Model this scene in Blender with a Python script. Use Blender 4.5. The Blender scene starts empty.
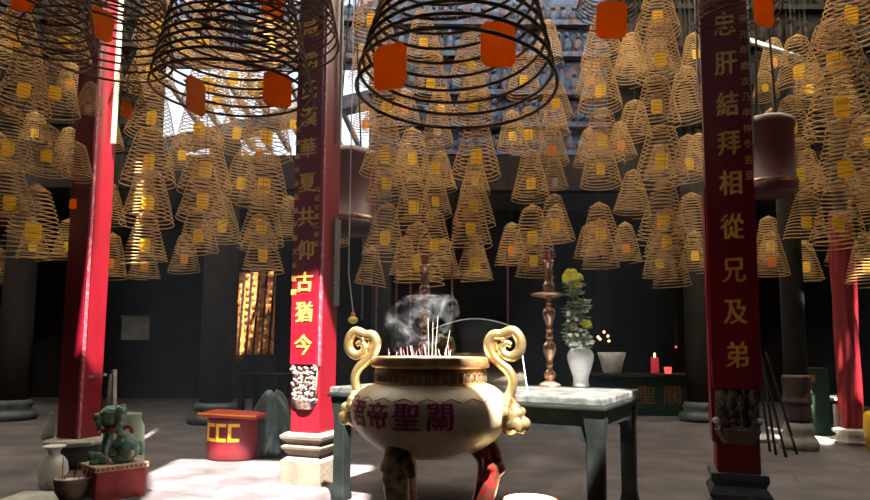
import bpy, bmesh, math, random
from mathutils import Vector, Matrix, geometry
random.seed(7)
C = bpy.context.scene.collection
PI = math.pi
R = math.radians
# ------------------------------------------------------------------ camera
CAM = Vector((0, 0, 1.15)); F = 620.0
PITCH = math.atan(58/F); ROLL = R(0.35)
cd = bpy.data.cameras.new('camera'); cam = bpy.data.objects.new('camera', cd); C.objects.link(cam)
cam.location = CAM
CM = Matrix.Rotation(PI/2 + PITCH, 3, 'X') @ Matrix.Rotation(ROLL, 3, 'Z')
cam.rotation_euler = CM.to_euler()
cd.sensor_width = 36; cd.lens = F/870*36; cd.shift_y = 40/870; cd.clip_start = .05
bpy.context.scene.camera = cam

def ray(px, py):
    return CM @ Vector(((px-435)/F, -(py-290)/F, -1))
def at(px, py, Y):            # the point of the view at a given distance into the hall
    r = ray(px, py); return CAM + r*(Y/r.y)
def atz(px, py, z):           # the point of the view at a given height
    r = ray(px, py); return CAM + r*((z-CAM.z)/r.z)

# ------------------------------------------------------------------ materials
M = {}
def mat(name, col, rough=.6, metal=0, var=None, scale=8, detail=4, bump=0, bscale=40, spec=.5, coat=0, thr=(.35, .65), transl=0):
    m = bpy.data.materials.new(name); m.use_nodes = True
    nt = m.node_tree; b = nt.nodes['Principled BSDF']
    b.inputs['Base Color'].default_value = (*col, 1); b.inputs['Roughness'].default_value = rough
    b.inputs['Metallic'].default_value = metal; b.inputs['Specular IOR Level'].default_value = spec
    b.inputs['Coat Weight'].default_value = coat
    tc = nt.nodes.new('ShaderNodeTexCoord')
    src = None
    if var:
        n = nt.nodes.new('ShaderNodeTexNoise'); n.inputs['Scale'].default_value = scale; n.inputs['Detail'].default_value = detail
        nt.links.new(tc.outputs['Object'], n.inputs['Vector'])
        cr = nt.nodes.new('ShaderNodeValToRGB'); nt.links.new(n.outputs['Fac'], cr.inputs['Fac'])
        cols = [col] + (var if isinstance(var, list) else [var])
        e = cr.color_ramp.elements; e[0].position = thr[0]; e[1].position = thr[1]
        e[0].color = (*cols[0], 1); e[1].color = (*cols[-1], 1)
        for i, c in enumerate(cols[1:-1]):
            x = e.new(thr[0] + (thr[1]-thr[0])*(i+1)/(len(cols)-1)); x.color = (*c, 1)
        nt.links.new(cr.outputs['Color'], b.inputs['Base Color']); src = cr.outputs['Color']
    if bump:
        n2 = nt.nodes.new('ShaderNodeTexNoise'); n2.inputs['Scale'].default_value = bscale; n2.inputs['Detail'].default_value = 6
        nt.links.new(tc.outputs['Object'], n2.inputs['Vector'])
        bp = nt.nodes.new('ShaderNodeBump'); bp.inputs['Strength'].default_value = bump; bp.inputs['Distance'].default_value = .02
        nt.links.new(n2.outputs['Fac'], bp.inputs['Height']); nt.links.new(bp.outputs['Normal'], b.inputs['Normal'])
    if transl:
        t = nt.nodes.new('ShaderNodeBsdfTranslucent'); t.inputs['Color'].default_value = (*col, 1)
        if src: nt.links.new(src, t.inputs['Color'])
        mx = nt.nodes.new('ShaderNodeMixShader'); mx.inputs[0].default_value = transl
        nt.links.new(b.outputs[0], mx.inputs[1]); nt.links.new(t.outputs[0], mx.inputs[2])
        nt.links.new(mx.outputs[0], nt.nodes['Material Output'].inputs['Surface'])
    M[name] = m; return m
def emat(name, col, s):
    m = mat(name, col); b = m.node_tree.nodes['Principled BSDF']
    b.inputs['Emission Color'].default_value = (*col, 1); b.inputs['Emission Strength'].default_value = s
    return m
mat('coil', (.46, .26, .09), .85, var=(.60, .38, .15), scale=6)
mat('coil_shaded', (.15, .08, .04), .9, var=(.22, .12, .06), scale=6)  # same coils darkened: the foreground shade is put into the colour
mat('wire', (.05, .045, .04), .5, .6)
mat('tag_yellow', (.96, .72, .010), .7, var=(.94, .63, .012), scale=3, transl=.5)
mat('tag_orange', (.95, .36, .02), .7, var=(.92, .30, .015), scale=3, transl=.6)
mat('tag_white', (.75, .62, .58), .7, var=(.6, .45, .42), scale=20, transl=.3)
mat('red_paint', (.19, .005, .013), .38, var=(.15, .004, .010), scale=2.5, bump=.05, bscale=30)
mat('red_board', (.17, .005, .015), .3, var=(.14, .004, .012), scale=3, bump=.03, bscale=30)
mat('red_edge', (.30, .05, .08), .45, var=(.5, .25, .27), scale=30, thr=(.5, .7))
mat('gold', (.75, .40, .07), .45, .0, var=(.62, .30, .05), scale=9)
mat('stone', (.11, .085, .062), .85, var=(.17, .135, .10), scale=5, bump=.25, bscale=35)
mat('slate', (.035, .042, .05), .55, var=(.07, .08, .09), scale=7, bump=.15, bscale=40)
mat('palestone', (.30, .29, .25), .8, var=(.42, .40, .36), scale=9, bump=.2)
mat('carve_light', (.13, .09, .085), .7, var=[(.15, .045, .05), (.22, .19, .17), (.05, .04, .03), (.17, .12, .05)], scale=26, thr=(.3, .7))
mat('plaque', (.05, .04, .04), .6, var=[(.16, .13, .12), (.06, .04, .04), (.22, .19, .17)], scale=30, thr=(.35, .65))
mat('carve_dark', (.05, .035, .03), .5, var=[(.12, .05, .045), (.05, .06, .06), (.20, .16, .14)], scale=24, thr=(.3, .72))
mat('tube', (.42, .39, .27), .4)
mat('tube_grey', (.40, .43, .41), .4)
mat('urn', (.46, .36, .24), .42, .0, var=[(.50, .40, .27), (.30, .22, .13)], scale=7, bump=.06, bscale=18, thr=(.3, .75))
mat('brass', (.80, .60, .28), .26, .9, var=(.66, .46, .2), scale=6)
mat('brass_rim', (.62, .40, .22), .35, .7, var=(.42, .24, .12), scale=14)
mat('bronze', (.16, .11, .065), .4, .5, var=[(.30, .22, .13), (.09, .06, .04)], scale=14, bump=.2)
mat('bronze_red', (.22, .02, .02), .3, .4, var=[(.10, .05, .03), (.40, .03, .03)], scale=12)
mat('crimson', (.30, .01, .06), .55, var=(.22, .008, .04), scale=30)
mat('ash', (.45, .42, .40), .95, var=(.62, .6, .58), scale=40, bump=.5)
mat('stick_pink', (.35, .12, .16), .8)
mat('stick_brown', (.34, .22, .10), .85)
mat('stick_pale', (.40, .36, .28), .8)
mat('copper', (.38, .20, .12), .25, .75, var=(.56, .36, .25), scale=9)
mat('table', (.006, .008, .008), .5, spec=.13, var=(.014, .018, .017), scale=5, bump=.08)
mat('tabletop', (.11, .115, .11), .35, var=[(.045, .05, .05), (.16, .16, .15)], scale=6, bump=.06)
mat('porcelain', (.74, .76, .78), .2, var=[(.76, .78, .8), (.48, .56, .66)], scale=16, coat=.4, thr=(.5, .72))
mat('leaf', (.10, .17, .08), .6, var=(.30, .36, .22), scale=20)
mat('petal_yellow', (.80, .68, .04), .7, var=(.62, .60, .05), scale=20)
mat('petal_white', (.80, .82, .78), .7)
mat('glass_edge', (.75, .80, .72), .2)
mat('tin_red', (.17, .008, .013), .4, var=(.13, .007, .011), scale=5, bump=.08, bscale=14)
mat('tin_lid', (.45, .03, .03), .45, var=(.36, .02, .02), scale=8)
mat('sign_yellow', (.85, .48, .02), .5)
mat('bag', (.045, .075, .07), .35, var=(.085, .125, .115), scale=7, bump=.5, bscale=12)
mat('lion_green', (.035, .12, .09), .45, var=[(.07, .21, .15), (.10, .15, .10), (.03, .09, .07), (.32, .30, .20)], thr=(.3, .72), scale=11, bump=.2, bscale=50)
mat('pink_boss', (.42, .24, .19), .6, var=(.5, .4, .3), scale=20)
mat('box_red', (.26, .022, .022), .7, var=(.36, .05, .045), scale=7, bump=.2)
mat('band', (.45, .35, .24), .7, var=(.30, .22, .14), scale=20)
mat('white_jar', (.60, .58, .54), .45, var=[(.66, .64, .60), (.40, .38, .35)], scale=6)
mat('bowl_brown', (.15, .10, .07), .7, var=(.24, .17, .12), scale=9)
mat('palegreen', (.16, .24, .17), .5, var=(.24, .31, .23), scale=6)
mat('greywood', (.34, .31, .29), .8, var=(.5, .44, .42), scale=12)
mat('dark', (.014, .014, .016), .8, spec=.2, var=(.022, .020, .020), scale=2)
mat('dark_wood', (.012, .009, .008), .85, spec=.15, var=(.022, .016, .013), scale=5, bump=.1)
mat('bead', (.16, .03, .025), .5, var=(.08, .03, .03), scale=12)
mat('dark_red', (.07, .007, .010), .45, var=(.05, .006, .009), scale=4)
mat('dark_green', (.006, .020, .013), .6, spec=.2, var=(.010, .032, .019), scale=4)
mat('cloth_red', (.20, .005, .012), .5, var=(.14, .004, .008), scale=5, bump=.3, bscale=9)
mat('paper_white', (.70, .72, .70), .8, var=(.45, .47, .44), scale=5)
mat('orange_gilt', (.36, .10, .02), .5, .1, var=[(.45, .18, .04), (.16, .03, .012)], scale=10)
mat('plastic_red', (.65, .09, .03), .35)
mat('cream', (.78, .68, .38), .5)
mat('steel', (.45, .47, .48), .3, .9)
mat('ridge', (.016, .042, .12), .7, var=[(.045, .085, .18), (.008, .018, .05), (.10, .06, .085), (.015, .038, .11)], scale=5, thr=(.28, .72), detail=6)  # painted ceramic, with blue from the sky put into the colour
mat('ceiling', (.06, .05, .045), .9)
mat('yellow_green', (.55, .50, .10), .4)
emat('flame', (1, .55, .2), 7); emat('red_glow', (1, .05, .04), 3)
mat('added_diffuser', (.76, .75, .69), .9, transl=.8)  # for the added sheet that spreads sunlight over the coils
# clear glass
g = bpy.data.materials.new('glass'); g.use_nodes = True; nt = g.node_tree; nt.nodes.clear()
o_ = nt.nodes.new('ShaderNodeOutputMaterial'); mx = nt.nodes.new('ShaderNodeMixShader'); tr = nt.nodes.new('ShaderNodeBsdfTransparent'); gl = nt.nodes.new('ShaderNodeBsdfGlossy')
tr.inputs[0].default_value = (.90, .94, .90, 1); gl.inputs['Roughness'].default_value = .05; mx.inputs[0].default_value = .06
nt.links.new(tr.outputs[0], mx.inputs[1]); nt.links.new(gl.outputs[0], mx.inputs[2]); nt.links.new(mx.outputs[0], o_.inputs[0]); M['glass'] = g
# floor: worn slabs with joints
m = mat('floor', (.12, .105, .105), .55); nt = m.node_tree; b = nt.nodes['Principled BSDF']
tc = nt.nodes.new('ShaderNodeTexCoord'); mp = nt.nodes.new('ShaderNodeMapping'); mp.inputs['Rotation'].default_value = (0, 0, R(24))
nt.links.new(tc.outputs['Object'], mp.inputs['Vector'])
br = nt.nodes.new('ShaderNodeTexBrick'); br.inputs['Scale'].default_value = 1; br.inputs['Brick Width'].default_value = 1.3; br.inputs['Row Height'].default_value = .75
br.inputs['Mortar Size'].default_value = .008; br.inputs['Color1'].default_value = (.110, .093, .099, 1); br.inputs['Color2'].default_value = (.084, .070, .077, 1); br.inputs['Mortar'].default_value = (.05, .045, .045, 1)
nt.links.new(mp.outputs[0], br.inputs['Vector'])
n = nt.nodes.new('ShaderNodeTexNoise'); n.inputs['Scale'].default_value = 2.2; n.inputs['Detail'].default_value = 8; nt.links.new(tc.outputs['Object'], n.inputs['Vector'])
cr = nt.nodes.new('ShaderNodeValToRGB'); cr.color_ramp.elements[0].position = .35; cr.color_ramp.elements[1].position = .7
cr.color_ramp.elements[0].color = (.55, .55, .55, 1); cr.color_ramp.elements[1].color = (1.5, 1.45, 1.45, 1); nt.links.new(n.outputs['Fac'], cr.inputs['Fac'])
mm = nt.nodes.new('ShaderNodeMix'); mm.data_type = 'RGBA'; mm.blend_type = 'MULTIPLY'; mm.inputs[0].default_value = 1
nt.links.new(br.outputs['Color'], mm.inputs[6]); nt.links.new(cr.outputs['Color'], mm.inputs[7]); nt.links.new(mm.outputs[2], b.inputs['Base Color'])
bp = nt.nodes.new('ShaderNodeBump'); bp.inputs['Strength'].default_value = .25; bp.inputs['Distance'].default_value = .02; nt.links.new(n.outputs['Fac'], bp.inputs['Height']); nt.links.new(bp.outputs['Normal'], b.inputs['Normal'])

# ------------------------------------------------------------------ mesh helpers
def obj(name, bm, m, parent=None, smooth=False, loc=None):
    me = bpy.data.meshes.new(name); bm.to_mesh(me); bm.free()
    o = bpy.data.objects.new(name, me); C.objects.link(o)
    me.materials.append(M[m] if isinstance(m, str) else m)
    if smooth: me.shade_smooth()
    if parent: o.parent = parent
    if loc: o.location = loc
    return o
def tag(o, label, cat, group=None, kind=None):
    o['label'] = label; o['category'] = cat
    if group: o['group'] = group
    if kind: o['kind'] = kind
    return o
def thing(name, label, cat, loc=(0, 0, 0), rz=0, group=None, kind='thing'):
    o = bpy.data.objects.new(name, None); C.objects.link(o); o.empty_display_size = .1
    o.location = loc; o.rotation_euler = (0, 0, rz)
    return tag(o, label, cat, group, kind)
def struct(name, bm, m):
    o = obj(name, bm, m); o['kind'] = 'structure'; return o
def NB(): return bmesh.new()
def box(bm, a, b, mtx=None, bev=0):
    a = Vector(a); b = Vector(b)
    r = bmesh.ops.create_cube(bm, size=1); vs = r['verts']
    for v in vs: v.co = Vector(((a.x+b.x)/2 + v.co.x*(b.x-a.x), (a.y+b.y)/2 + v.co.y*(b.y-a.y), (a.z+b.z)/2 + v.co.z*(b.z-a.z)))
    if bev:
        es = list({e for v in vs for e in v.link_edges})
        rr = bmesh.ops.bevel(bm, geom=es, offset=bev, segments=2, affect='EDGES', profile=.6)
        vs = list({v for f in rr['faces'] for v in f.verts} | {v for v in vs if v.is_valid})
    if mtx: bmesh.ops.transform(bm, matrix=mtx, verts=vs)
    return bm
def lathe(bm, prof, n=32, mtx=None, ang0=0, capb=True, capt=True):
    rings = []
    for r, z in prof:
        rings.append([bm.verts.new((r*math.cos(ang0+2*PI*i/n), r*math.sin(ang0+2*PI*i/n), z)) for i in range(n)])
    for a, b in zip(rings, rings[1:]):
        for i in range(n):
            bm.faces.new((a[i], a[(i+1) % n], b[(i+1) % n], b[i]))
    if capb: bm.faces.new(list(reversed(rings[0])))
    if capt: bm.faces.new(rings[-1])
    if mtx: bmesh.ops.transform(bm, matrix=mtx, verts=[v for r in rings for v in r])
    return bm
def square(bm, prof, mtx=None):   # stacked square mouldings: (half width, z)
    return lathe(bm, [(h*math.sqrt(2), z) for h, z in prof], 4, mtx, PI/4)
def tube(bm, pts, rad, n=6, cap=True, flat=1):
    pts = [Vector(p) for p in pts]; N = len(pts)
    rads = rad if isinstance(rad, (list, tuple)) else [rad]*N
    t0 = (pts[1]-pts[0]).normalized()
    up = Vector((0, 0, 1)) if abs(t0.z) < .9 else Vector((1, 0, 0))
    nrm = t0.cross(up).normalized(); rings = []
    for i, p in enumerate(pts):
        t = (pts[min(i+1, N-1)]-pts[max(i-1, 0)]).normalized()
        nrm = (nrm - t*nrm.dot(t)).normalized(); bi = t.cross(nrm)
        rings.append([bm.verts.new(p + (nrm*math.cos(2*PI*k/n) + bi*math.sin(2*PI*k/n)*flat)*rads[i]) for k in range(n)])
    for a, b in zip(rings, rings[1:]):
        for k in range(n): bm.faces.new((a[k], a[(k+1) % n], b[(k+1) % n], b[k]))
    if cap: bm.faces.new(list(reversed(rings[0]))); bm.faces.new(rings[-1])
    return bm
def blob(bm, c, s, rot=None, u=10, v=7):
    s = s if isinstance(s, (tuple, list)) else (s, s, s)
    q = rot.to_matrix() if rot else Matrix.Identity(3); c = Vector(c)
    def P(a, b): return bm.verts.new(c + q @ Vector((s[0]*math.sin(b)*math.cos(a), s[1]*math.sin(b)*math.sin(a), s[2]*math.cos(b))))
    top = P(0, 0); bot = P(0, PI)
    rings = [[P(2*PI*i/u, PI*j/v) for i in range(u)] for j in range(1, v)]
    for i in range(u):
        k = (i+1) % u
        bm.faces.new((top, rings[0][i], rings[0][k])); bm.faces.new((bot, rings[-1][k], rings[-1][i]))
        for a, b in zip(rings, rings[1:]): bm.faces.new((a[i], b[i], b[k], a[k]))
    return bm
def smooth_path(pts, k=6):
    pts = [Vector(p) for p in pts]; out = []
    for i in range(len(pts)-1):
        p0 = pts[max(i-1, 0)]; p1 = pts[i]; p2 = pts[i+1]; p3 = pts[min(i+2, len(pts)-1)]
        for j in range(k):
            t = j/k
            out.append(.5*((2*p1)+(p2-p0)*t+(2*p0-5*p1+4*p2-p3)*t*t+(3*p1-p0-3*p2+p3)*t**3))
    out.append(pts[-1]); return out
def remesh(o, vox, sm=4):
    md = o.modifiers.new('r', 'REMESH'); md.mode = 'VOXEL'; md.voxel_size = vox; md.use_smooth_shade = True
    if sm:
        s = o.modifiers.new('s', 'SMOOTH'); s.iterations = sm; s.factor = .5
    return o
def glyphs(text, size, depth=.006, bold=.0):   # text as a mesh in the xy plane, centred
    cu = bpy.data.curves.new('t', 'FONT'); cu.body = text; cu.size = size; cu.extrude = depth; cu.offset = bold
    cu.align_x = 'CENTER'; cu.align_y = 'CENTER'; cu.resolution_u = 3
    o = bpy.data.objects.new('t', cu); C.objects.link(o)
    bpy.context.view_layer.update()
    dg = bpy.context.evaluated_depsgraph_get(); me = bpy.data.meshes.new_from_object(o.evaluated_get(dg))
    bpy.data.objects.remove(o); bpy.data.curves.remove(cu)
    bm = bmesh.new(); bm.from_mesh(me); bpy.data.meshes.remove(me)
    if bm.verts:
        xs = [v.co.x for v in bm.verts]; ys = [v.co.y for v in bm.verts]
        cx, cy = (min(xs)+max(xs))/2, (min(ys)+max(ys))/2
        for v in bm.verts: v.co.x -= cx; v.co.y -= cy
    return bm
UP = Matrix(((1, 0, 0, 0), (0, 0, -1, 0), (0, 1, 0, 0), (0, 0, 0, 1)))   # text plane xy -> upright xz, facing -y
def letter(name, text, size, m, parent, x, y, z, depth=.006, bold=0, sx=1):
    bm = glyphs(text, size, depth, 0)
    if bold:                       # heavier strokes: the same strokes again, a brush width aside
        g = bmesh.ops.duplicate(bm, geom=bm.verts[:]+bm.edges[:]+bm.faces[:])
        bmesh.ops.translate(bm, vec=(bold, bold*.5, -depth*.15), verts=[v for v in g['geom'] if isinstance(v, bmesh.types.BMVert)])
    bmesh.ops.transform(bm, matrix=Matrix.Translation((x-bold/2, y, z)) @ Matrix.Diagonal((sx, 1, 1, 1)) @ UP, verts=bm.verts)
    return obj(name, bm, m, parent)

# ------------------------------------------------------------------ setting
bm = NB(); box(bm, (-9, -7, -.1), (9, 14.2, 0)); struct('floor', bm, 'floor')
bm = NB(); box(bm, (-9, 14, 0), (9, 14.2, 5)); struct('wall_back', bm, 'dark')
bm = NB(); box(bm, (-9.2, -7, 0), (-9, 14.2, 7.6)); struct('wall_left', bm, 'dark')
bm = NB(); box(bm, (9, -7, 0), (9.2, 14.2, 7.6)); struct('wall_right', bm, 'dark')
bm = NB(); box(bm, (-9, -7.2, 0), (9, -7, 7.6)); struct('wall_front', bm, 'dark')
# unseen front roof; its openings are invented to land the sun patches
SA, SB = .15, .6             # metres the sunlight travels sideways and inward per metre it falls
HC = 7.6
def up(q, z=HC): return Vector((q[0] + SA*z, q[1] - SB*z))
P1 = [(-2.22, 5.0), (-2.10, 4.4), (-1.0, 4.3), (-.7, 4.12), (-.1, 4.0), (.04, 3.93), (.20, 3.74), (.36, 3.62), (.7, 3.75), (1.0, 4.22), (1.36, 4.5), (1.28, 5.25), (.45, 5.6), (.4, 4.7), (-.5, 4.75), (-.6, 6.2), (-1.6, 6.42), (-2.62, 6.5), (-2.58, 5.75)]  # notch added so the floor behind the urn stays unlit
P2 = [(-3.56, 6.55), (-3.42, 6.60), (-3.36, 6.9), (-3.86, 8.9), (-4.05, 8.9), (-3.66, 7.3)]
P3 = [(5.06, 8.0), (5.35, 7.9), (5.16, 8.55), (5.0, 9.4), (4.86, 9.4), (5.0, 8.6)]
P5 = [(4.30, 7.85), (4.85, 7.72), (5.0, 7.86), (4.92, 8.15), (4.62, 8.05), (4.42, 8.22)]
P6 = [(5.12, 7.25), (5.85, 7.15), (5.85, 7.42), (5.25, 7.48)]
P8 = [(3.95, 8.3), (4.55, 8.36), (4.95, 8.30), (4.9, 8.5), (4.35, 8.5)]
P4 = [(-2.96, 9.55), (-2.76, 9.75), (-2.92, 10.35), (-3.18, 10.25)]
P7 = [(-2.68, 9.55), (-2.60, 9.55), (-2.62, 10.3), (-2.72, 10.3)]
def roof_with_holes(name, x0, x1, y0, y1, z, holes, m):
    vs = [Vector(p) for p in ((x0, y0), (x1, y0), (x1, y1), (x0, y1))]; es = [(0, 1), (1, 2), (2, 3), (3, 0)]
    hs = []
    for h in holes:
        k = len(vs); hp = [up(q, z) for q in h]; vs += hp; n_ = len(hp); es += [(k+i, k+(i+1) % n_) for i in range(n_)]; hs.append(hp)
    rv, re, rf, *_ = geometry.delaunay_2d_cdt(vs, es, [], 1, 1e-5)
    def inside(p, poly):
        c = False
        for i in range(len(poly)):
            a, b_ = poly[i], poly[i-1]
            if (a.y > p.y) != (b_.y > p.y) and p.x < (b_.x-a.x)*(p.y-a.y)/(b_.y-a.y)+a.x: c = not c
        return c
    bm = NB(); bv = [bm.verts.new((v.x, v.y, z)) for v in rv]
    for f in rf:
        c = sum((rv[i] for i in f), Vector((0, 0)))/len(f)
        if not any(inside(c, h) for h in hs): bm.faces.new([bv[i] for i in f])
    bmesh.ops.recalc_face_normals(bm, faces=bm.faces)
    ex = bmesh.ops.extrude_face_region(bm, geom=list(bm.faces))
    bmesh.ops.translate(bm, vec=(0, 0, .05), verts=[e for e in ex['geom'] if isinstance(e, bmesh.types.BMVert)])
    bmesh.ops.recalc_face_normals(bm, faces=bm.faces)
    return struct(name, bm, m)
roof_with_holes('ceiling', -9, 9, -7, 4.9, HC, [P1, P2, P3, P5, P6, P8], 'ceiling')
roof_with_holes('ceiling_added_diffuser', -9, 9, 4.86, 10.9, HC, [P4, P7], 'added_diffuser')  # added translucent sheet, out of view, to light the coils softly
bm = NB(); box(bm, (-9, 10.8, 4.3), (9, 14.2, 4.4)); struct('ceiling_back', bm, 'ceiling')
bm = NB(); box(bm, (-9, 10.6, 3.9), (9, 10.8, 4.5)); struct('trim_1', bm, 'dark_wood')
# carved roof ridge above the back hall
def ridge(name, x0, x1, z0, z1, Y, seed, m='ridge'):
    rnd = random.Random(seed); bm = NB(); box(bm, (x0, Y, z0), (x1, Y+.25, z1))
    z = z0+.05
    while z < z1-.25:
        box(bm, (x0, Y-.16, z), (x1, Y, z+.09)); z += .09
        hh = rnd.choice((.42, .5, .62)); x = x0+.08
        while x < x1-.05:
            h = hh*rnd.uniform(.55, .95); w = rnd.uniform(.05, .1)
            blob(bm, (x, Y-.08, z+h*.35), (w, .07, h*.38), None, 6, 5)
            blob(bm, (x+rnd.uniform(-.02, .02), Y-.1, z+h*.82), (w*.6, .06, h*.14), None, 6, 5)
            if rnd.random() < .6: blob(bm, (x+.08, Y-.05, z+rnd.uniform(.1, .5)*hh), (.05, .05, .1), None, 6, 4)
            x += rnd.uniform(.13, .22)
        z += hh
    return struct(name, bm, m)
ridge('trim_2', -1.2, 3.1, 4.5, 7.6, 10.8, 3)
ridge('trim_6', 3.1, 9, 4.5, 7.6, 10.8, 9, 'dark_wood')
ridge('trim_3', -9, -5.0, 4.5, 7.6, 10.8, 4, 'dark_wood')
ridge('trim_4', -5.0, -1.2, 6.35, 7.6, 11.0, 6)
bm = NB()
box(bm, (-2.9, -.06, -.12), (2.9, .3, .12), Matrix.Translation((-3.1, 11.1, 5.3)) @ Matrix.Rotation(R(-14), 4, 'Y')); struct('trim_5', bm, 'ridge')
for i in range(9):
    bm = NB(); box(bm, (-.04, -.05, -.9), (.04, .05, .9), Matrix.Translation((-4.6+.36*i, 11.4, 5.5)) @ Matrix.Rotation(R(62), 4, 'X') @ Matrix.Rotation(R(-14), 4, 'Y')); struct('trim_%d' % (7+i), bm, 'greywood')

# ------------------------------------------------------------------ incense coils
def coil_mesh(seed, turns, seg, H=2.4, rt=.42, thick=.020, sides=5):
    rnd = random.Random(seed); ph = rnd.uniform(0, 6); pts = []
    cap = 4; N = int((turns+cap)*seg); sc_ = cap/(turns+cap)
    wob = [(rnd.uniform(.008, .03), rnd.choice((1, 2)), rnd.uniform(0, 6)) for _ in range(3)]
    for i in range(N+1):
        s = i/N; a = ph + 2*PI*(turns+cap)*s
        if s < sc_: r = .03 + (rt-.03)*s/sc_; z = H + .24*(1-s/sc_)
        else:
            t = (s-sc_)/(1-sc_); r = rt + (1-rt)*t**.95; z = H*(1-t)
        dz = sum(A*math.sin(k*a+p+9*s) for A, k, p in wob)*(.4+s)
        if s > .965: dz -= (s-.965)*1.8
        pts.append((r*math.cos(a), r*math.sin(a), z+dz))
    bm = NB(); tube(bm, pts, thick, sides)
    me = bpy.data.meshes.new('spiral'); bm.to_mesh(me); bm.free(); me.shade_smooth(); return me
COILS = [coil_mesh(s, t, 26, h, q) for s, t, h, q in ((1, 14, 2.15, .44), (2, 15, 2.3, .40), (3, 13, 2.0, .47), (4, 15, 2.2, .38), (5, 16, 2.45, .42))]
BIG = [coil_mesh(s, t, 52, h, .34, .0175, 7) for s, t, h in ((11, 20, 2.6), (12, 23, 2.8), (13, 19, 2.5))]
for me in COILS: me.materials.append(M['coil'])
for me in BIG: me.materials.append(M['coil_shaded'])
def tag_mesh(mn):
    w, h, c = .245, .32, .08; bm = NB()
    pr = [(-w+c, -h), (w-c, -h), (w, -h+c), (w, h-c), (w-c, h), (-w+c, h), (-w, h-c), (-w, -h+c)]
    f = [bm.verts.new((x, -.006, z)) for x, z in pr]; k = [bm.verts.new((x, .006, z)) for x, z in pr]
    bm.faces.new(f); bm.faces.new(list(reversed(k)))
    for i in range(8): bm.faces.new((f[i], k[i], k[(i+1) % 8], f[(i+1) % 8]))
    bmesh.ops.recalc_face_normals(bm, faces=bm.faces)
    me = bpy.data.meshes.new('paper_tag'); bm.to_mesh(me); bm.free(); me.materials.append(M[mn]); return me
TAGS = {k: tag_mesh('tag_'+k) for k in ('yellow', 'orange', 'white')}
bm = NB(); tube(bm, [(0, 0, 0), (0, 0, 1)], .009, 5); WIRE = bpy.data.meshes.new('hanging_wire'); bm.to_mesh(WIRE); bm.free(); WIRE.materials.append(M['wire'])
crnd = random.Random(21)
def coil(cx, by, hw, label, group, tagc='yellow', d=7, big=False, tz=.85, tilt=3, yaw=None, top=7.5, more=(), tsc=.72):
    Rr = hw*d/F
    p = at(cx, by, d)
    root = thing('hanging_incense_coil', label, 'incense coil', p, 0, group)
    root.scale = (Rr, Rr, Rr)
    root.rotation_euler = (R(crnd.uniform(-tilt, tilt)), R(crnd.uniform(-tilt, tilt)), crnd.uniform(0, 6.28))
    me = crnd.choice(BIG if big else COILS)
    s = bpy.data.objects.new('spiral', me); C.objects.link(s); s.parent = root
    H = 3.0 if big else 2.4
    apex = p.z + H*Rr
    w = bpy.data.objects.new('hanging_wire', WIRE); C.objects.link(w); w.parent = root
    zt = max(top, apex+.3)
    tzz = tz + .28
    w.location = (0, 0, tzz); w.scale = (1, 1, (zt-p.z)/Rr - tzz)
    for dx, tz_, yw in ([(0, tz, yaw)] if not more else more) if tagc else ():
        t = bpy.data.objects.new('paper_tag', TAGS[tagc]); C.objects.link(t); t.parent = root
        a_ = -root.rotation_euler.z; t.location = (dx*math.cos(a_)-.05*math.sin(-a_), dx*math.sin(a_)-.05*math.cos(a_), tz_); t.scale = (.95, 1, .95) if not big else (tsc, 1, tsc)
        face = math.atan2(p.x, p.y)            # the cards hang turned roughly towards the aisle
        t.rotation_euler = (0, 0, a_ - face*.6 + R(crnd.uniform(-28, 28) if yw is None else yw))
    return root
ORD = ['lowest', 'second lowest', 'third from bottom', 'fourth from bottom', 'fifth from bottom', 'sixth from bottom', 'seventh from bottom']
def column(where, group, lst, d, adj='golden brown'):
    lst = sorted(lst, key=lambda c: -c[1])
    for i, c in enumerate(lst):
        tc_ = c[3] if len(c) > 3 else 'yellow'
        coil(c[0], c[1], c[2], f'{ORD[i]} {adj} coil, {where}', group, tc_, d, tz=c[4] if len(c) > 4 else .85)
column('hung along the left edge of the picture', 'coils at the far left', [(33, 258, 31), (10, 224, 25), (8, 168, 24), (22, 112, 27), (14, 60, 26)], 5.9)
column('hung close before the left red pillar', 'coils before the left pillar', [(46, 174, 22, 'yellow'), (75, 178, 17, 'orange', -1.6), (54, 112, 24), (88, 112, 13, 'white', .2), (66, 62, 24)], 4.4, 'dark brown')
column('in the column just right of left red pillar', 'coils right of the left pillar', [(145, 263, 22), (147, 224, 26), (148, 184, 27), (150, 138, 25), (152, 92, 24), (156, 45, 23)], 7.2)
column('in the column hanging above the red CCC tub', 'coils above the red tub', [(198, 254, 21), (202, 222, 26), (205, 192, 27), (200, 150, 25), (207, 105, 25), (203, 60, 24), (208, 20, 23)], 7.9)
column('in the column left of the middle red pillar', 'coils left of the middle pillar', [(263, 273, 21), (261, 246, 23), (263, 208, 27), (266, 158, 27), (262, 108, 25), (268, 62, 24)], 7.0)
column('in the dim row between tub and middle pillar columns', 'coils between tub and middle pillar', [(222, 243, 20), (240, 200, 20), (236, 150, 21), (234, 96, 21)], 9.0, 'shaded')
column('in the column right of the middle red pillar', 'coils right of the middle pillar', [(384, 257, 23), (387, 202, 22), (384, 177, 26), (386, 128, 24), (380, 84, 23), (372, 40, 24)], 7.2)
column('in the column above the left candlestick', 'coils above the left candlestick', [(434, 262, 20), (436, 216, 17), (436, 184, 19), (437, 144, 17, 'white'), (430, 100, 20), (424, 60, 20)], 7.6)
column('in the wide column behind left candlestick', 'coils behind the left candlestick', [(419, 284, 26), (414, 226, 22), (412, 176, 21)], 8.6)
column('in the column midway between the two candlesticks', 'coils between the candlesticks', [(473, 278, 18), (471, 247, 22), (474, 224, 22), (476, 178, 26), (472, 124, 22), (470, 80, 22)], 6.8)
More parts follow.
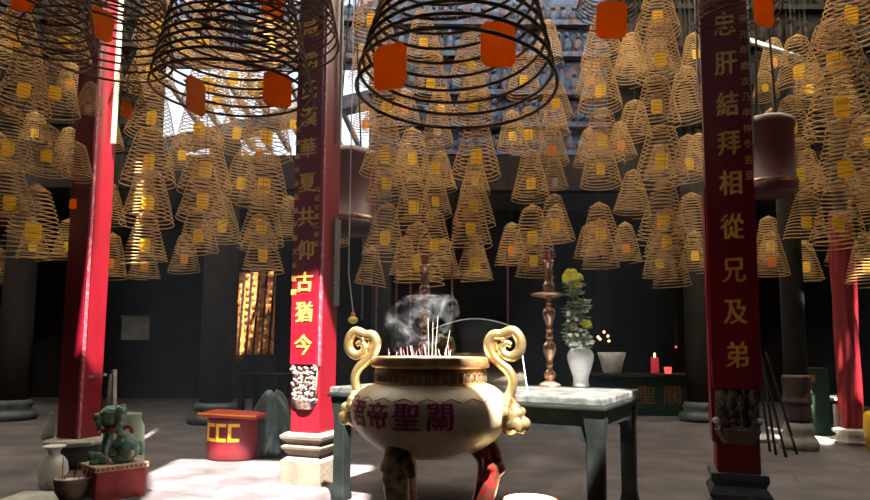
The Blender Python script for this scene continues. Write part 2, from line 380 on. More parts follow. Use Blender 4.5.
column('in the column just left of the right candlestick', 'coils left of the right candlestick', [(533, 276, 18), (533, 256, 22), (531, 200, 20), (528, 150, 19), (524, 96, 19)], 7.9)
column('in the near column above the right candlestick', 'coils above the right candlestick', [(556, 243, 20), (555, 189, 14, 'white', .5), (552, 165, 18, 'orange'), (556, 118, 18)], 7.1)
column('in the column above the vase of flowers', 'coils above the flower vase', [(601, 269, 19, None), (602, 253, 22), (601, 186, 21), (602, 161, 23), (600, 109, 23), (603, 63, 23, None)], 7.8)
column('in the column between flower vase and right pillar', 'coils between vase and right pillar', [(672, 286, 19, None), (666, 262, 23), (662, 244, 26), (661, 184, 28), (657, 126, 24), (660, 80, 25), (657, 36, 24)], 6.7)
column('in the dark row close to right pillar', 'coils close left of the right pillar', [(692, 236, 20, None), (690, 180, 20), (688, 118, 21, None), ], 8.4, 'shadowed')
column('in the dim row between flower vase and its right-hand column', 'coils dim right of the vase', [(632, 214, 19, None), (634, 140, 19, None), (630, 80, 19, None)], 9.0, 'shadowed')
column('in the column at the far right edge', 'coils at the far right', [(838, 246, 27), (846, 194, 30), (842, 138, 37), (836, 88, 33), (850, 42, 33)], 6.0)
column('in the shadowed column just right of the right pillar', 'coils right of the right pillar', [(772, 276, 17, 'orange'), (806, 240, 21), (800, 194, 23), (792, 146, 22), (766, 98, 13), (800, 92, 24)], 7.2, 'dark brown')
column('against the right border behind the nearest coils', 'coils against the right border', [(868, 284, 20), (868, 222, 21, None), (866, 160, 21)], 7.3, 'sunlit tan')
# foreground: big coils overhead, their shade put into a darker colour
BG = 'large dark coils overhead in front'
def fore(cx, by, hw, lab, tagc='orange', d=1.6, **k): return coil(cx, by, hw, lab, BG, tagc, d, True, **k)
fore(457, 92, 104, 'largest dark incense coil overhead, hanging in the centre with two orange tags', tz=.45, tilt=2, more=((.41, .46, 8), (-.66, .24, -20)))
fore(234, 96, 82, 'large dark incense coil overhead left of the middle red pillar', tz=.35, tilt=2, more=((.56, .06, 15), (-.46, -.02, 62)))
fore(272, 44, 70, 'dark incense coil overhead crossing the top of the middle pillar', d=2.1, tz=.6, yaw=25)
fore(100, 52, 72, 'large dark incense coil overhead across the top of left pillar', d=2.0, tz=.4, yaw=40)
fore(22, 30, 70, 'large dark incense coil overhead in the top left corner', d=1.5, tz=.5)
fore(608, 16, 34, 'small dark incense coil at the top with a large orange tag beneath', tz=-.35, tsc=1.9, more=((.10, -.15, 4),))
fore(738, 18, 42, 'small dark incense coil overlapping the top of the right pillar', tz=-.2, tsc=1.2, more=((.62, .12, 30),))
fore(127, 108, 18, 'tiny burnt incense coil right of the left pillar top, orange tag', tz=-.1, tsc=1.7, yaw=58)
# faint coils far back
for n_, cx in enumerate(range(-4, 890, 37)):
    y = crnd.uniform(236, 288)
    while y > 45:
        coil(cx + crnd.uniform(-4, 4), y, crnd.uniform(15.5, 17.5), 'faint brown incense coil far back behind the nearer coil columns', 'faint coils far back', crnd.choice(('yellow', 'orange', None)), 9.6 if n_ % 2 else 10.15)
        y -= crnd.uniform(52, 120)

# ------------------------------------------------------------------ pillars
TH = R(20)
def carve(name, w, z0, z1, y, m, parent, seed):
    rnd = random.Random(seed); bm = NB()
    box(bm, (-w/2, y-.015, z0+.04), (w/2, y, z1))
    zz = z0+.05
    while zz < z1-.01:
        n_ = 4; 
        for i in range(n_):
            x = -w/2 + w*(i+.5)/n_ + rnd.uniform(-.015, .015); z = zz + rnd.uniform(-.012, .012); kind = rnd.random()
            if kind < .6:
                for q in range(5):
                    a = q*2*PI/5 + rnd.random(); blob(bm, (x+.018*math.cos(a), y-.04, z+.018*math.sin(a)), (.015, .014, .015), None, 6, 5)
                blob(bm, (x, y-.052, z), .012, None, 6, 5)
            else:
                blob(bm, (x, y-.035, z), (.03, .022, .014), Matrix.Rotation(rnd.uniform(-1, 1), 3, 'Y').to_quaternion().to_euler(), 7, 5)
        zz += .042
    o = obj(name, bm, m, parent, True)
    bm = NB(); lathe(bm, [(w*.36, z0-.035), (w*.50, z0+.02), (w*.55, z0+.045), (w*.50, z0+.055)], 18)
    for v in bm.verts: v.co.y = y + (v.co.y*.45 if v.co.y < 0 else 0)
    obj('carving_ledge', bm, m, o)
    return o
def pillar(px, Yc, label, plinth, height, chars, small, pxy0):
    c = at(*pxy0, Yc); c.z = 0
    root = thing('pillar', label, 'pillar', c, -TH)
    bm = NB(); box(bm, (-.14, -.14, .42), (.14, .14, height), None, .012); obj('shaft', bm, 'red_paint', root)
    return root, c
# middle pillar
mp_, mc = pillar(0, 5.5, 'sunlit red square pillar in the middle with gold couplet board', 0, 7.55, 0, 0, (312, 470))
bm = NB(); square(bm, [(.195, 0), (.195, .19), (.155, .22), (.15, .235), (.19, .29), (.195, .31), (.165, .325), (.165, .345), (.20, .375), (.205, .40), (.17, .425)]); obj('plinth', bm, 'stone', mp_)
bd = obj('couplet_board', box(NB(), (-.135, -.185, 1.0), (.125, -.135, 7.5), None, .008), 'red_board', mp_)
obj('board_edging', box(NB(), (.127, -.16, .99), (.142, -.13, 7.5)), 'red_edge', mp_)
Yf = mc.y - .17
for ch, py in zip('勇氏漢華夏共仰古猶今', (60, 90, 117, 148, 183, 217, 250, 282, 312, 345)):
    letter('gold_character', ch, .185, 'gold', bd, -.005, -.187, at(305, py, Yf).z, .004, .008, .95)
letter('gold_character', '威', .185, 'gold', bd, -.005, -.187, at(305, 28, Yf).z, .004, .008, .95)
for nm, txt, x, y0, y1 in (('small_inscription', '光緒歲次沐恩弟子陳文永敬酬', -.113, 128, 292), ('small_inscription', '山莊公置乙卯立', .098, 190, 244)):
    b2 = NB()
    for i, ch in enumerate(txt):
        g2 = glyphs(ch, .055, .003, 0); bmesh.ops.transform(g2, matrix=Matrix.Translation((x, -.187, at(305, y0+(y1-y0)*i/(len(txt)-1), Yf).z)) @ UP, verts=g2.verts)
        me_ = bpy.data.meshes.new('x'); g2.to_mesh(me_); g2.free(); b2.from_mesh(me_); bpy.data.meshes.remove(me_)
    obj(nm, b2, 'gold', bd)
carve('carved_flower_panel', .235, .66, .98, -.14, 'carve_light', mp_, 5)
bm = NB(); box(bm, (-.012, .02, 0), (.012, .12, 1)); 
for v in bm.verts: v.co.x += .155; v.co.z = 1.52 + v.co.z*.78
obj('side_plaque', bm, 'plaque', mp_)['label'] = 'grey ornate side plaque'
bm = NB(); tube(bm, [(.17, .06, 3.0), (.17, .06, 7.5)], .017, 8); obj('pale_tube', bm, 'tube', mp_)  # pale upright tube, gives no light
# right pillar
rp, rc = pillar(0, 3.87, 'shaded red square pillar at right with dark slate plinth', 0, 7.55, 0, 0, (737, 470))
bm = NB(); square(bm, [(.22, 0), (.22, .10), (.19, .125), (.19, .17), (.195, .19), (.165, .215), (.165, .25), (.19, .28), (.20, .30), (.19, .315), (.165, .345), (.17, .36), (.185, .385), (.18, .42)]); obj('plinth', bm, 'slate', rp)
rp.scale = (.85, .85, 1)
bd = obj('couplet_board', box(NB(), (-.155, -.185, .92), (.165, -.135, 7.5), None, .008), 'red_board', rp)
obj('side_batten', box(NB(), (-.165, -.15, .6), (-.141, .10, 2.17)), 'red_board', rp)
Yf = rc.y - .17
for ch, py in zip('忠肝結拜相從兄及弟', (23, 62, 103, 142, 182, 226, 270, 312, 355)):
    zz = at(733, py, Yf).z
    letter('gold_character', ch, .165, 'gold', bd, .012, -.187, zz, .004, .008, .95)
b2 = NB(); txt = '道光年歲次乃申仲冬吉旦'; y0, y1 = 20, 176
for i, ch in enumerate(txt):
    g2 = glyphs(ch, .06, .003, 0); bmesh.ops.transform(g2, matrix=Matrix.Translation((.135, -.187, at(750, y0+(y1-y0)*i/(len(txt)-1), Yf).z)) @ UP, verts=g2.verts)
    me_ = bpy.data.meshes.new('x'); g2.to_mesh(me_); g2.free(); b2.from_mesh(me_); bpy.data.meshes.remove(me_)
obj('small_inscription', b2, 'gold', bd)
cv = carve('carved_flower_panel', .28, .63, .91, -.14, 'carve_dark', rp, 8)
bm = NB(); blob(bm, (-.135, -.165, .73), (.03, .03, .02)); blob(bm, (.135, -.165, .73), (.03, .03, .02)); obj('carved_scroll_ends', bm, 'palestone', cv, True)
bm = NB(); tube(bm, [(.175, -.12, 2.42), (.175, -.12, 7.5)], .011, 8); obj('pale_tube', bm, 'tube_grey', rp)
bm = NB(); tube(bm, [(-.175, -.12, 2.72), (-.175, -.12, 7.5)], .009, 8); obj('pale_tube', bm, 'tube_grey', rp)
# left pillar
LS = .84
lp, lc = pillar(0, 6.1, 'red square pillar at left rising behind the green lion', 0, 7.55, 0, 0, (80, 440))
lp.scale = (LS, LS, 1)
bm = NB(); lathe(bm, [(.24, 0), (.27, .05), (.29, .13), (.27, .20), (.25, .215)], 28); obj('plinth', bm, 'slate', lp, True)
bm = NB(); lathe(bm, [(.25, .20), (.36, .225), (.375, .25), (.36, .265), (.30, .275)], 8, ang0=R(22)); obj('plinth_cap', bm, 'palestone', lp)
bm = NB(); box(bm, (-.15, -.15, .275), (.15, .15, .43)); obj('shaft_foot', bm, 'red_paint', lp)
bd = obj('couplet_board', box(NB(), (-.15, -.185, .28), (.15, -.135, 7.5), None, .008), 'red_board', lp)
obj('board_edging', box(NB(), (.14, -.165, .28), (.158, -.13, 7.5)), 'red_edge', lp)
bm = NB(); tube(bm, [(.20, .05, 3.18), (.20, .05, 7.5)], .03, 8); obj('pale_tube', bm, 'tube', lp)

# ------------------------------------------------------------------ altar table
TT = R(29)
tb = thing('altar_table', 'long dark altar table behind the urn holding candlesticks and vase', 'table', (1.03, 3.80, 0), -TT)
L_, D_ = 2.1, 1.08       # local x runs back along -x, y goes inward
bm = NB(); box(bm, (-L_, 0, .80), (0, D_, .85), None, .01); obj('tabletop', bm, 'tabletop', tb)
bm = NB(); box(bm, (-L_-.012, -.015, .775), (.012, D_+.015, .80), None, .008); box(bm, (-L_+.01, .01, .74), (-.01, D_-.01, .775)); obj('top_moulding', bm, 'table', tb)
def apron(p0, p1, h, parent):   # apron with a shallow arched lower edge
    p0 = Vector(p0); p1 = Vector(p1); d = (p1-p0); n_ = 24; bm = NB(); t = Vector((-d.y, d.x, 0)).normalized()*.022
    A = [[], [], [], []]
    for i in range(n_+1):
        s = i/n_; q = p0+d*s; e = min(s, 1-s)*d.length
        low = .74 - h*(1.9 if e < .04 else 1.0 + .9*max(0, 1-(e-.04)/.14)**2)
        low -= -.012*math.sin(s*PI)
        for lst, (off, z) in zip(A, ((Vector(), .74), (Vector(), low), (t, low), (t, .74))): lst.append(bm.verts.new(q+off+Vector((0, 0, z))))
    for i in range(n_):
        for k_ in range(4): bm.faces.new((A[k_][i], A[k_][i+1], A[(k_+1) % 4][i+1], A[(k_+1) % 4][i]))
    bm.faces.new([a[0] for a in A]); bm.faces.new([a[-1] for a in reversed(A)])
    bmesh.ops.recalc_face_normals(bm, faces=bm.faces); return obj('apron', bm, 'table', parent)
apron((-L_+.1, .035, 0), (-.1, .035, 0), .10, tb); apron((-.035, .1, 0), (-.035, D_-.1, 0), .10, tb)
apron((-L_+.1, D_-.04, 0), (-.1, D_-.04, 0), .10, tb); apron((-L_+.06, .1, 0), (-L_+.06, D_-.1, 0), .10, tb)
for x, y in ((-.075, .075), (-L_+.075, .075), (-.075, D_-.075), (-L_+.075, D_-.075)):
    bm = NB(); square(bm, [(.058, 0), (.06, .03), (.05, .10), (.05, .6), (.062, .70), (.066, .745)])
    for v in bm.verts: v.co.x += x; v.co.y += y
    bmesh.ops.bevel(bm, geom=bm.edges[:], offset=.006, segments=1, affect='EDGES'); obj('leg', bm, 'table', tb)
TABM = Matrix.Translation((1.03, 3.80, 0)) @ Matrix.Rotation(-TT, 4, 'Z')
TZ = .851

# ------------------------------------------------------------------ bronze urn
UX, UY, UR = -.022, 3.60, R(18)
un = thing('incense_urn', 'large round bronze incense urn with scroll handles and crimson writing', 'urn', (UX, UY, 0), -UR)
BOWL = [(.0, .535), (.14, .54), (.24, .562), (.33, .61), (.40, .672), (.443, .74), (.455, .81), (.438, .87), (.40, .912), (.36, .938), (.325, .95)]
def bowl_r(z):
    for (r0, z0), (r1, z1) in zip(BOWL, BOWL[1:]):
        if z0 <= z <= z1: return r0+(r1-r0)*(z-z0)/(z1-z0)
    return .455
bm = NB()
bp_ = [(p.x, p.y) for p in smooth_path([Vector((r, z, 0)) for r, z in BOWL], 5)]
lathe(bm, [(max(r, .002), z) for r, z in bp_], 72); obj('bowl', bm, 'urn', un, True)
bm = NB(); lathe(bm, [(.318, .94), (.318, 1.04)], 72); nk = obj('neck', bm, 'brass_rim', un, True)
bm = NB()
for i in range(44):   # raised fret band around the neck
    a = 2*PI*i/44; mt = Matrix.Rotation(a, 4, 'Z') @ Matrix.Translation((0, -.318, .99))
    box(bm, (-.017, -.006, .018), (.015, .004, .026), mt); box(bm, (-.017, -.006, -.024), (-.009, .004, .018), mt); box(bm, (-.017, -.006, -.026), (.01, .004, -.018), mt); box(bm, (.003, -.006, -.018), (.01, .004, .006), mt)
obj('fret_band', bm, 'bronze', nk)
bm = NB(); lathe(bm, [(.30, 1.036), (.334, 1.040), (.340, 1.050), (.340, 1.092), (.333, 1.10), (.312, 1.10), (.303, 1.085), (.303, 1.04)], 72, capb=False, capt=False); obj('rim', bm, 'brass_rim', un, True)
bm = NB(); lathe(bm, [(.306, 1.05), (.20, 1.072), (.05, 1.082), (.002, 1.083)], 40, capb=True); obj('ash', bm, 'ash', un, True)
bm = NB()   # cloud band under the neck
for i in range(22):
    a = 2*PI*i/22; rr = .40; pts = [( rr_*math.sin(a+da), -rr_*math.cos(a+da), z) for rr_, da, z in ((.437, -.12, .872), (.432, -.07, .88), (.424, 0, .89), (.432, .07, .88), (.437, .12, .872))]
    tube(bm, smooth_path(pts, 4), .0025, 5)
obj('cloud_band', bm, 'crimson', un, True)
# inscription 關聖帝君 read from the right
for ch, phi in (('關', 6), ('聖', -16), ('帝', -37.5), ('君', -58)):
    bm = glyphs(ch, .152, .0, 0); bmesh.ops.triangulate(bm, faces=bm.faces[:]); bmesh.ops.subdivide_edges(bm, edges=bm.edges[:], cuts=2, use_grid_fill=False)
    g2 = bmesh.ops.duplicate(bm, geom=bm.verts[:]+bm.edges[:]+bm.faces[:]); bmesh.ops.translate(bm, vec=(.009, .003, 0), verts=[v for v in g2['geom'] if isinstance(v, bmesh.types.BMVert)])
    ex = bmesh.ops.extrude_face_region(bm, geom=bm.faces[:])
    up_ = {e for e in ex['geom'] if isinstance(e, bmesh.types.BMVert)}
    for v in bm.verts:
        z = .80+v.co.y; a = R(phi) + v.co.x/.455 + UR; r = bowl_r(z) + (.006 if v in up_ else -.004)
        v.co = (r*math.sin(a), -r*math.cos(a), z)
    obj('crimson_character', bm, 'crimson', un)
# scroll handles
for s in (-1, 1):
    hd = None
    pa = smooth_path([(.435, 0, .845), (.475, 0, .90), (.492, 0, .97), (.465, 0, 1.03), (.41, 0, 1.075), (.372, 0, 1.115), (.352, 0, 1.175), (.378, 0, 1.222), (.43, 0, 1.225), (.452, 0, 1.235), (.497, 0, 1.245), (.535, 0, 1.20), (.533, 0, 1.14), (.49, 0, 1.105), (.445, 0, 1.115), (.428, 0, 1.15), (.452, 0, 1.18), (.485, 0, 1.168)], 7)
    n_ = len(pa); rd = [.023 + .004*math.sin(PI*i/n_) if i < n_*.82 else .025*(1-(i/n_-.82)*2.6) for i in range(n_)]
    bm = NB(); tube(bm, [(p.x*s*.97, p.y, p.z) for p in pa], rd, 10, True, 1.15); hd = obj('handle', bm, 'brass', un, True)
    pb = smooth_path([(.40, 0, 1.205), (.392, 0, 1.165), (.405, 0, 1.145), (.42, 0, 1.165)], 6)
    bm = NB(); tube(bm, [(p.x*s*.97, p.y, p.z) for p in pb], .013, 8); blob(bm, (.425*s, -.005, 1.20), (.016, .022, .016)); obj('handle_curl', bm, 'brass', hd, True)
    # beast mask under the handle
    bm = NB(); mt = lambda x, y, z: ((x)*s, y, z)
    blob(bm, mt(.445, 0, .80), (.06, .075, .075)); blob(bm, mt(.50, 0, .775), (.035, .045, .03)); blob(bm, mt(.49, -.035, .82), .02); blob(bm, mt(.49, .035, .82), .02)
    for q in range(7):
        a = q*PI/6; blob(bm, mt(.44, .075*math.cos(a), .825+.055*math.sin(a)), (.025, .022, .025))
    blob(bm, mt(.50, 0, .745), (.022, .035, .012)); blob(bm, mt(.49, -.05, .77), (.02, .015, .03)); blob(bm, mt(.49, .05, .77), (.02, .015, .03))
    bmesh.ops.transform(bm, matrix=Matrix.Translation((.46*s, 0, .775)) @ Matrix.Scale(1.3, 4) @ Matrix.Translation((-.445*s, 0, -.80)), verts=bm.verts)
    remesh(obj('beast_mask', bm, 'brass', un), .008, 2)
# three lion-headed legs
for ang, mtn in ((238, 'bronze'), (358, 'bronze_red'), (118, 'bronze')):
    a = R(ang) + UR; dx, dy = math.cos(a), math.sin(a); T_ = Matrix.Rotation(a - R(-90), 4, 'Z')
    bm = NB()
    pts = smooth_path([(0, -.28, .62), (0, -.335, .52), (0, -.315, .36), (0, -.275, .22), (0, -.27, .10), (0, -.30, .03)], 5)
    tube(bm, pts, [.085-.035*min(1, i/18) for i in range(len(pts))], 12)
    blob(bm, (0, -.34, .50), (.085, .06, .075)); blob(bm, (0, -.39, .47), (.045, .04, .035)); blob(bm, (-.04, -.385, .525), .022); blob(bm, (.04, -.385, .525), .022); blob(bm, (0, -.405, .49), .018)
    for q in range(9):
        b_ = q*PI/8; blob(bm, (.09*math.cos(b_), -.32, .50+.09*math.sin(b_)), .026)
    for q in (-1, 0, 1): blob(bm, (.035*q, -.335, .025), (.022, .045, .025))
    blob(bm, (0, -.36, .40), (.05, .03, .02)); blob(bm, (0, -.345, .36), (.06, .03, .018))
    for q in range(4): blob(bm, (.02*(-1)**q, -.35+.012*q, .32-.045*q), (.035, .02, .02))
    bmesh.ops.transform(bm, matrix=T_, verts=bm.verts); remesh(obj('leg', bm, mtn, un), .010, 2)
# incense sticks in the ash
for i in range(26):
    a = crnd.uniform(0, 6.28); r = crnd.uniform(.03, .26); h = crnd.uniform(.045, .11); x, y = UX-.06+r*math.cos(a)*.9, UY+r*math.sin(a)*.9
    zb = 1.083 - .033*max(0, (math.hypot(x-UX, y-UY))/.3)
    bm = NB(); tube(bm, [(0, 0, -.015), (crnd.uniform(-.03, .03), crnd.uniform(-.02, .02), h)], .0017, 5)
    tag(obj('incense_stick', bm, crnd.choice(('stick_pink', 'stick_pink', 'stick_pale')), None, False, (x, y, zb)), 'thin incense stick standing in the ash of the large urn', 'incense stick', 'incense sticks in the urn')
for i, (px, top) in enumerate(((431, 318), (434, 322), (437, 316), (447, 330))):
    p0 = Vector((UX + (px-433)/F*3.6, UY+.1, 1.075)); t = at(px-3+i*2, top, UY+.1)
    bm = NB(); tube(bm, [(0, 0, 0), t-p0], .0016, 5); tag(obj('incense_stick', bm, 'stick_pale', None, False, p0), 'tall pale incense stick rising in front of the glass screen', 'incense stick', 'tall incense sticks in the urn')

# ------------------------------------------------------------------ things on the table
def candlestick(px, py, label):
    p = atz(px, py, TZ); r = thing('candlestick', label, 'candlestick', p)
    bm = NB(); lathe(bm, [(.095, 0), (.098, .015), (.085, .028), (.055, .04), (.03, .055)], 28); obj('base', bm, 'copper', r, True)
    prof = [(.03, .05), (.052, .085), (.055, .11), (.035, .135), (.022, .15), (.026, .17), (.032, .185), (.024, .20), (.03, .235), (.058, .30), (.062, .335), (.05, .365), (.026, .385), (.034, .41), (.038, .425), (.03, .445), (.024, .46), (.034, .475), (.036, .49), (.026, .505), (.03, .53), (.05, .58), (.062, .63), (.045, .66), (.026, .67), (.03, .70), (.036, .71), (.026, .73), (.03, .755)]
    bm = NB(); lathe(bm, prof, 24); obj('stem', bm, 'copper', r, True)
    bm = NB(); lathe(bm, [(.03, .75), (.10, .762), (.155, .772), (.162, .785), (.155, .79), (.05, .785), (.03, .80)], 32); obj('drip_dish', bm, 'copper', r, True)
    bm = NB(); lathe(bm, [(.03, .79), (.05, .83), (.055, .86), (.04, .885), (.034, .90), (.045, .93), (.034, .955), (.036, 1.03), (.05, 1.05), (.05, 1.075), (.034, 1.08)], 24); obj('candle_holder', bm, 'copper', r, True)
    bm = NB(); lathe(bm, [(.033, 1.07), (.034, 1.14), (.045, 1.15), (.045, 1.165), (.025, 1.17)], 20); obj('candle_socket', bm, 'bronze_red', r, True)
    s = (py - (250 if px > 500 else 255))*p.y/F/1.17; r.scale = (s, s, s); return r
candlestick(550, 386.5, 'tall turned copper candlestick standing beside the flower vase')
candlestick(424, 383.5, 'tall turned copper candlestick partly hidden behind the urn rim')
vp = atz(581, 387, TZ)
vs = thing('flower_vase', 'white and blue porcelain vase holding flowers on the altar table', 'vase', vp)
bm = NB(); lathe(bm, [(.062, 0), (.066, .012), (.06, .04), (.062, .08), (.085, .15), (.102, .21), (.105, .25), (.09, .285), (.06, .31), (.047, .33), (.045, .36), (.055, .385), (.066, .40), (.06, .402), (.045, .385), (.038, .36)], 36, capt=True); obj('body', bm, 'porcelain', vs, True)
frnd = random.Random(5)
def stem_path(dx, dy, h): return smooth_path([(0, 0, .22), (dx*.25, dy*.25, .22+h*.4), (dx, dy, .22+h)], 5)
def flower(kind, dx, dy, h, label, group):
    r = thing(kind, label, 'flower', vp, 0, group)
    bm = NB(); pts = stem_path(dx, dy, h); tube(bm, pts, .004, 5)
    obj('stem', bm, 'leaf', r); top = pts[-1]
    bm = NB()
    for i in range(22):
        t = frnd.uniform(.35, .97); p = pts[int(t*(len(pts)-1))]; a = frnd.uniform(0, 6.28)
        blob(bm, p+Vector((.032*math.cos(a), .032*math.sin(a), .01)), (.042, .015, .007), Matrix.Rotation(a, 3, 'Z').to_euler(), 6, 4)
    obj('leaves', bm, 'leaf', r)
    if kind == 'yellow_chrysanthemum':
        bm = NB()
        for i in range(26):
            a = i*2.4; e = .2+.9*i/26; d = Vector((math.cos(a)*math.cos(e), math.sin(a)*math.cos(e), math.sin(e)))
            blob(bm, top+d*.034, (.024, .009, .012), d.to_track_quat('X', 'Z').to_euler(), 5, 4)
        blob(bm, top+Vector((0, 0, .01)), .028); obj('flower_head', bm, 'petal_yellow', r)
    elif kind == 'white_flower_spray':
        bm = NB()
        for i in range(14):
            t = frnd.uniform(.5, 1); p = pts[int(t*(len(pts)-1))]
            blob(bm, p+Vector((frnd.uniform(-.04, .04), frnd.uniform(-.04, .02), frnd.uniform(-.03, .03))), (.017, .017, .013), None, 6, 4)
        obj('blossoms', bm, 'petal_white', r)
    return r
for i in range(8): flower('yellow_chrysanthemum', -.05+frnd.uniform(-.055, .06), frnd.uniform(-.05, .05), .60+frnd.uniform(-.05, .07), 'yellow chrysanthemum in the cluster topping the vase of flowers', 'yellow flowers in the vase')
for i in range(14): flower('white_flower_spray', frnd.uniform(-.11, .07), frnd.uniform(-.09, .03), .20+frnd.uniform(-.06, .20), 'spray of small white flowers low in the porcelain vase', 'white flowers in the vase')
flower('white_flower_spray', .03, 0, .50, 'tall white flower spike at the right of the bouquet', 'white flowers in the vase')
flower('yellow_chrysanthemum', .03, -.05, .26, 'small yellow flower low on the right side of bouquet', 'yellow flowers in the vase')
for i in range(10): flower('leafy_stem', -.03+frnd.uniform(-.10, .08), frnd.uniform(-.05, .05), .36+frnd.uniform(-.1, .18), 'green leafy stem between the flowers in the porcelain vase', 'leafy stems in the vase')
# bowed glass screen behind the urn
gp = at(472, 386, 4.55); gp.z = TZ
gs = thing('glass_screen', 'clear arched glass screen standing behind the urn on the table', 'glass screen', (gp.x, gp.y, TZ), -R(15))
bm = NB(); n_ = 20; ft = []; bk = []
outl = [(-.28, 0), (.40, 0)] + [(.34 - .64*i/n_, .44 + .075*math.sin(PI*i/n_)) for i in range(n_+1)]
for lst, y in ((ft, 0), (bk, .008)): lst += [bm.verts.new((x, y, z)) for x, z in outl]
bm.faces.new(ft); bm.faces.new(list(reversed(bk)))
for i in range(len(outl)): bm.faces.new((ft[i], bk[i], bk[(i+1) % len(outl)], ft[(i+1) % len(outl)]))
bmesh.ops.recalc_face_normals(bm, faces=bm.faces); obj('pane', bm, 'glass', gs)
bm = NB(); tube(bm, [(x, .004, z) for x, z in outl[2:]]+[(-.28, .004, 0)], .0045, 6); tube(bm, [(.40, .004, 0), (.34, .004, .44)], .0045, 6); obj('polished_edge', bm, 'glass_edge', gs)

# red basin at the lower edge
p = atz(530, 500, .26)
bs = thing('plastic_basin', 'orange red round basin with cream inside at bottom edge', 'basin', (p.x, p.y, 0))
rr = 27*p.y/F
bm = NB(); lathe(bm, [(rr*.7, 0), (rr*.93, .24), (rr, .245), (rr, .262), (rr*.95, .262)], 40, capt=False); obj('shell', bm, 'plastic_red', bs, True)
bm = NB(); lathe(bm, [(rr*.951, .262), (rr*.90, .24), (rr*.66, .015)], 40, capb=False); obj('lining', bm, 'cream', bs, True)

# ------------------------------------------------------------------ left corner: lion group
lx = at(114, 497, 4.90); lx.z = 0
bx = thing('lion_pedestal', 'red pedestal box with patterned cream band under green lion', 'pedestal', lx, R(47))
bm = NB(); box(bm, (-.18, -.13, 0), (.18, .17, .215), None, .008); obj('body', bm, 'box_red', bx)
bm = NB(); box(bm, (-.195, -.145, .215), (.195, .185, .255), None, .005); bb = obj('top_band', bm, 'band', bx)
bm = NB()
for i in range(11): box(bm, (-.185+.034*i, -.1475, .225), (-.165+.034*i, -.144, .245))
for i in range(9): box(bm, (-.1975, -.13+.034*i, .225), (-.194, -.11+.034*i, .245))
obj('band_pattern', bm, 'box_red', bb)
# guardian lion, seated, looking left
li = thing('guardian_lion', 'green glazed guardian lion statue seated on the red pedestal', 'statue', (lx.x-.02, lx.y+.01, .255), R(30))
li.scale = (.88, .9, 1.02)
bm = NB()
def bl(x, y, z, s, ry=0): blob(bm, (x, y, z), s, Matrix.Rotation(R(ry), 3, 'Y').to_euler(), 12, 8)
bl(.06, 0, .15, (.14, .085, .085), 32); bl(.12, 0, .09, (.085, .095, .085)); bl(-.03, 0, .21, (.07, .08, .10))
for s in (-1, 1):
    bl(.10, .075*s, .085, (.085, .04, .08)); bl(.04, .085*s, .03, (.07, .03, .028))       # haunches and hind paws
    tube(bm, smooth_path([(-.05, .055*s, .22), (-.075, .06*s, .13), (-.085, .06*s, .04)], 4), [.042, .04, .038, .036, .034, .033, .033, .033, .036]); bl(-.105, .06*s, .025, (.05, .033, .028))
bl(-.05, 0, .345, (.095, .095, .085)); bl(-.13, 0, .335, (.052, .062, .036)); bl(-.12, 0, .285, (.04, .042, .016)); bl(-.165, 0, .355, (.02, .03, .018))
for s in (-1, 1): bl(-.10, .04*s, .365, (.028, .022, .02)); bl(-.0, .085*s, .375, (.022, .014, .024)); bl(-.115, .045*s, .375, (.02, .02, .016))
for i in range(30):
    a = i*2.4; h = i/30; bl(.0+.03*math.cos(a)+.025, .10*math.sin(a)*(.7+.3*h), .235+.175*h, (.034, .030, .030))
bl(.20, 0, .10, (.035, .03, .07), -20)
remesh(obj('body', bm, 'lion_green', li), .007, 2)
bm = NB(); tube(bm, [(-.03+.082*math.cos(a*PI/10), .09*math.sin(a*PI/10), .255-.02*math.cos(a*PI/10)*-1) for a in range(21)], .013, 8); tube(bm, smooth_path([(.04, -.075, .25), (.10, -.09, .27), (.13, -.09, .22)], 4), .015, 8); obj('collar', bm, 'cloth_red', li, True)
bm = NB(); blob(bm, (-.125, -.02, .245), .022); obj('bell', bm, 'brass', li, True)
bm = NB(); blob(bm, (-.13, -.07, .05), (.07, .04, .045)); blob(bm, (-.19, -.08, .075), .032); blob(bm, (-.08, -.09, .035), (.04, .025, .03)); blob(bm, (-.16, -.10, .02), (.04, .02, .02)); remesh(obj('cub', bm, 'lion_green', li), .007, 2)
for x, y, z in ((-.145, -.045, .362), (-.145, .045, .362)):
    bm = NB(); blob(bm, (x, y, z), (.010, .013, .013)); obj('eye', bm, 'band', li, True)
for x, y, z, r_ in ((-.015, -.082, .20, .020), (.13, -.108, .07, .022), (.05, -.085, .17, .014), (.17, -.075, .10, .016)):
    bm = NB(); blob(bm, (x, y, z), (r_, .012, r_*1.2)); obj('painted_boss', bm, 'pink_boss', li, True)
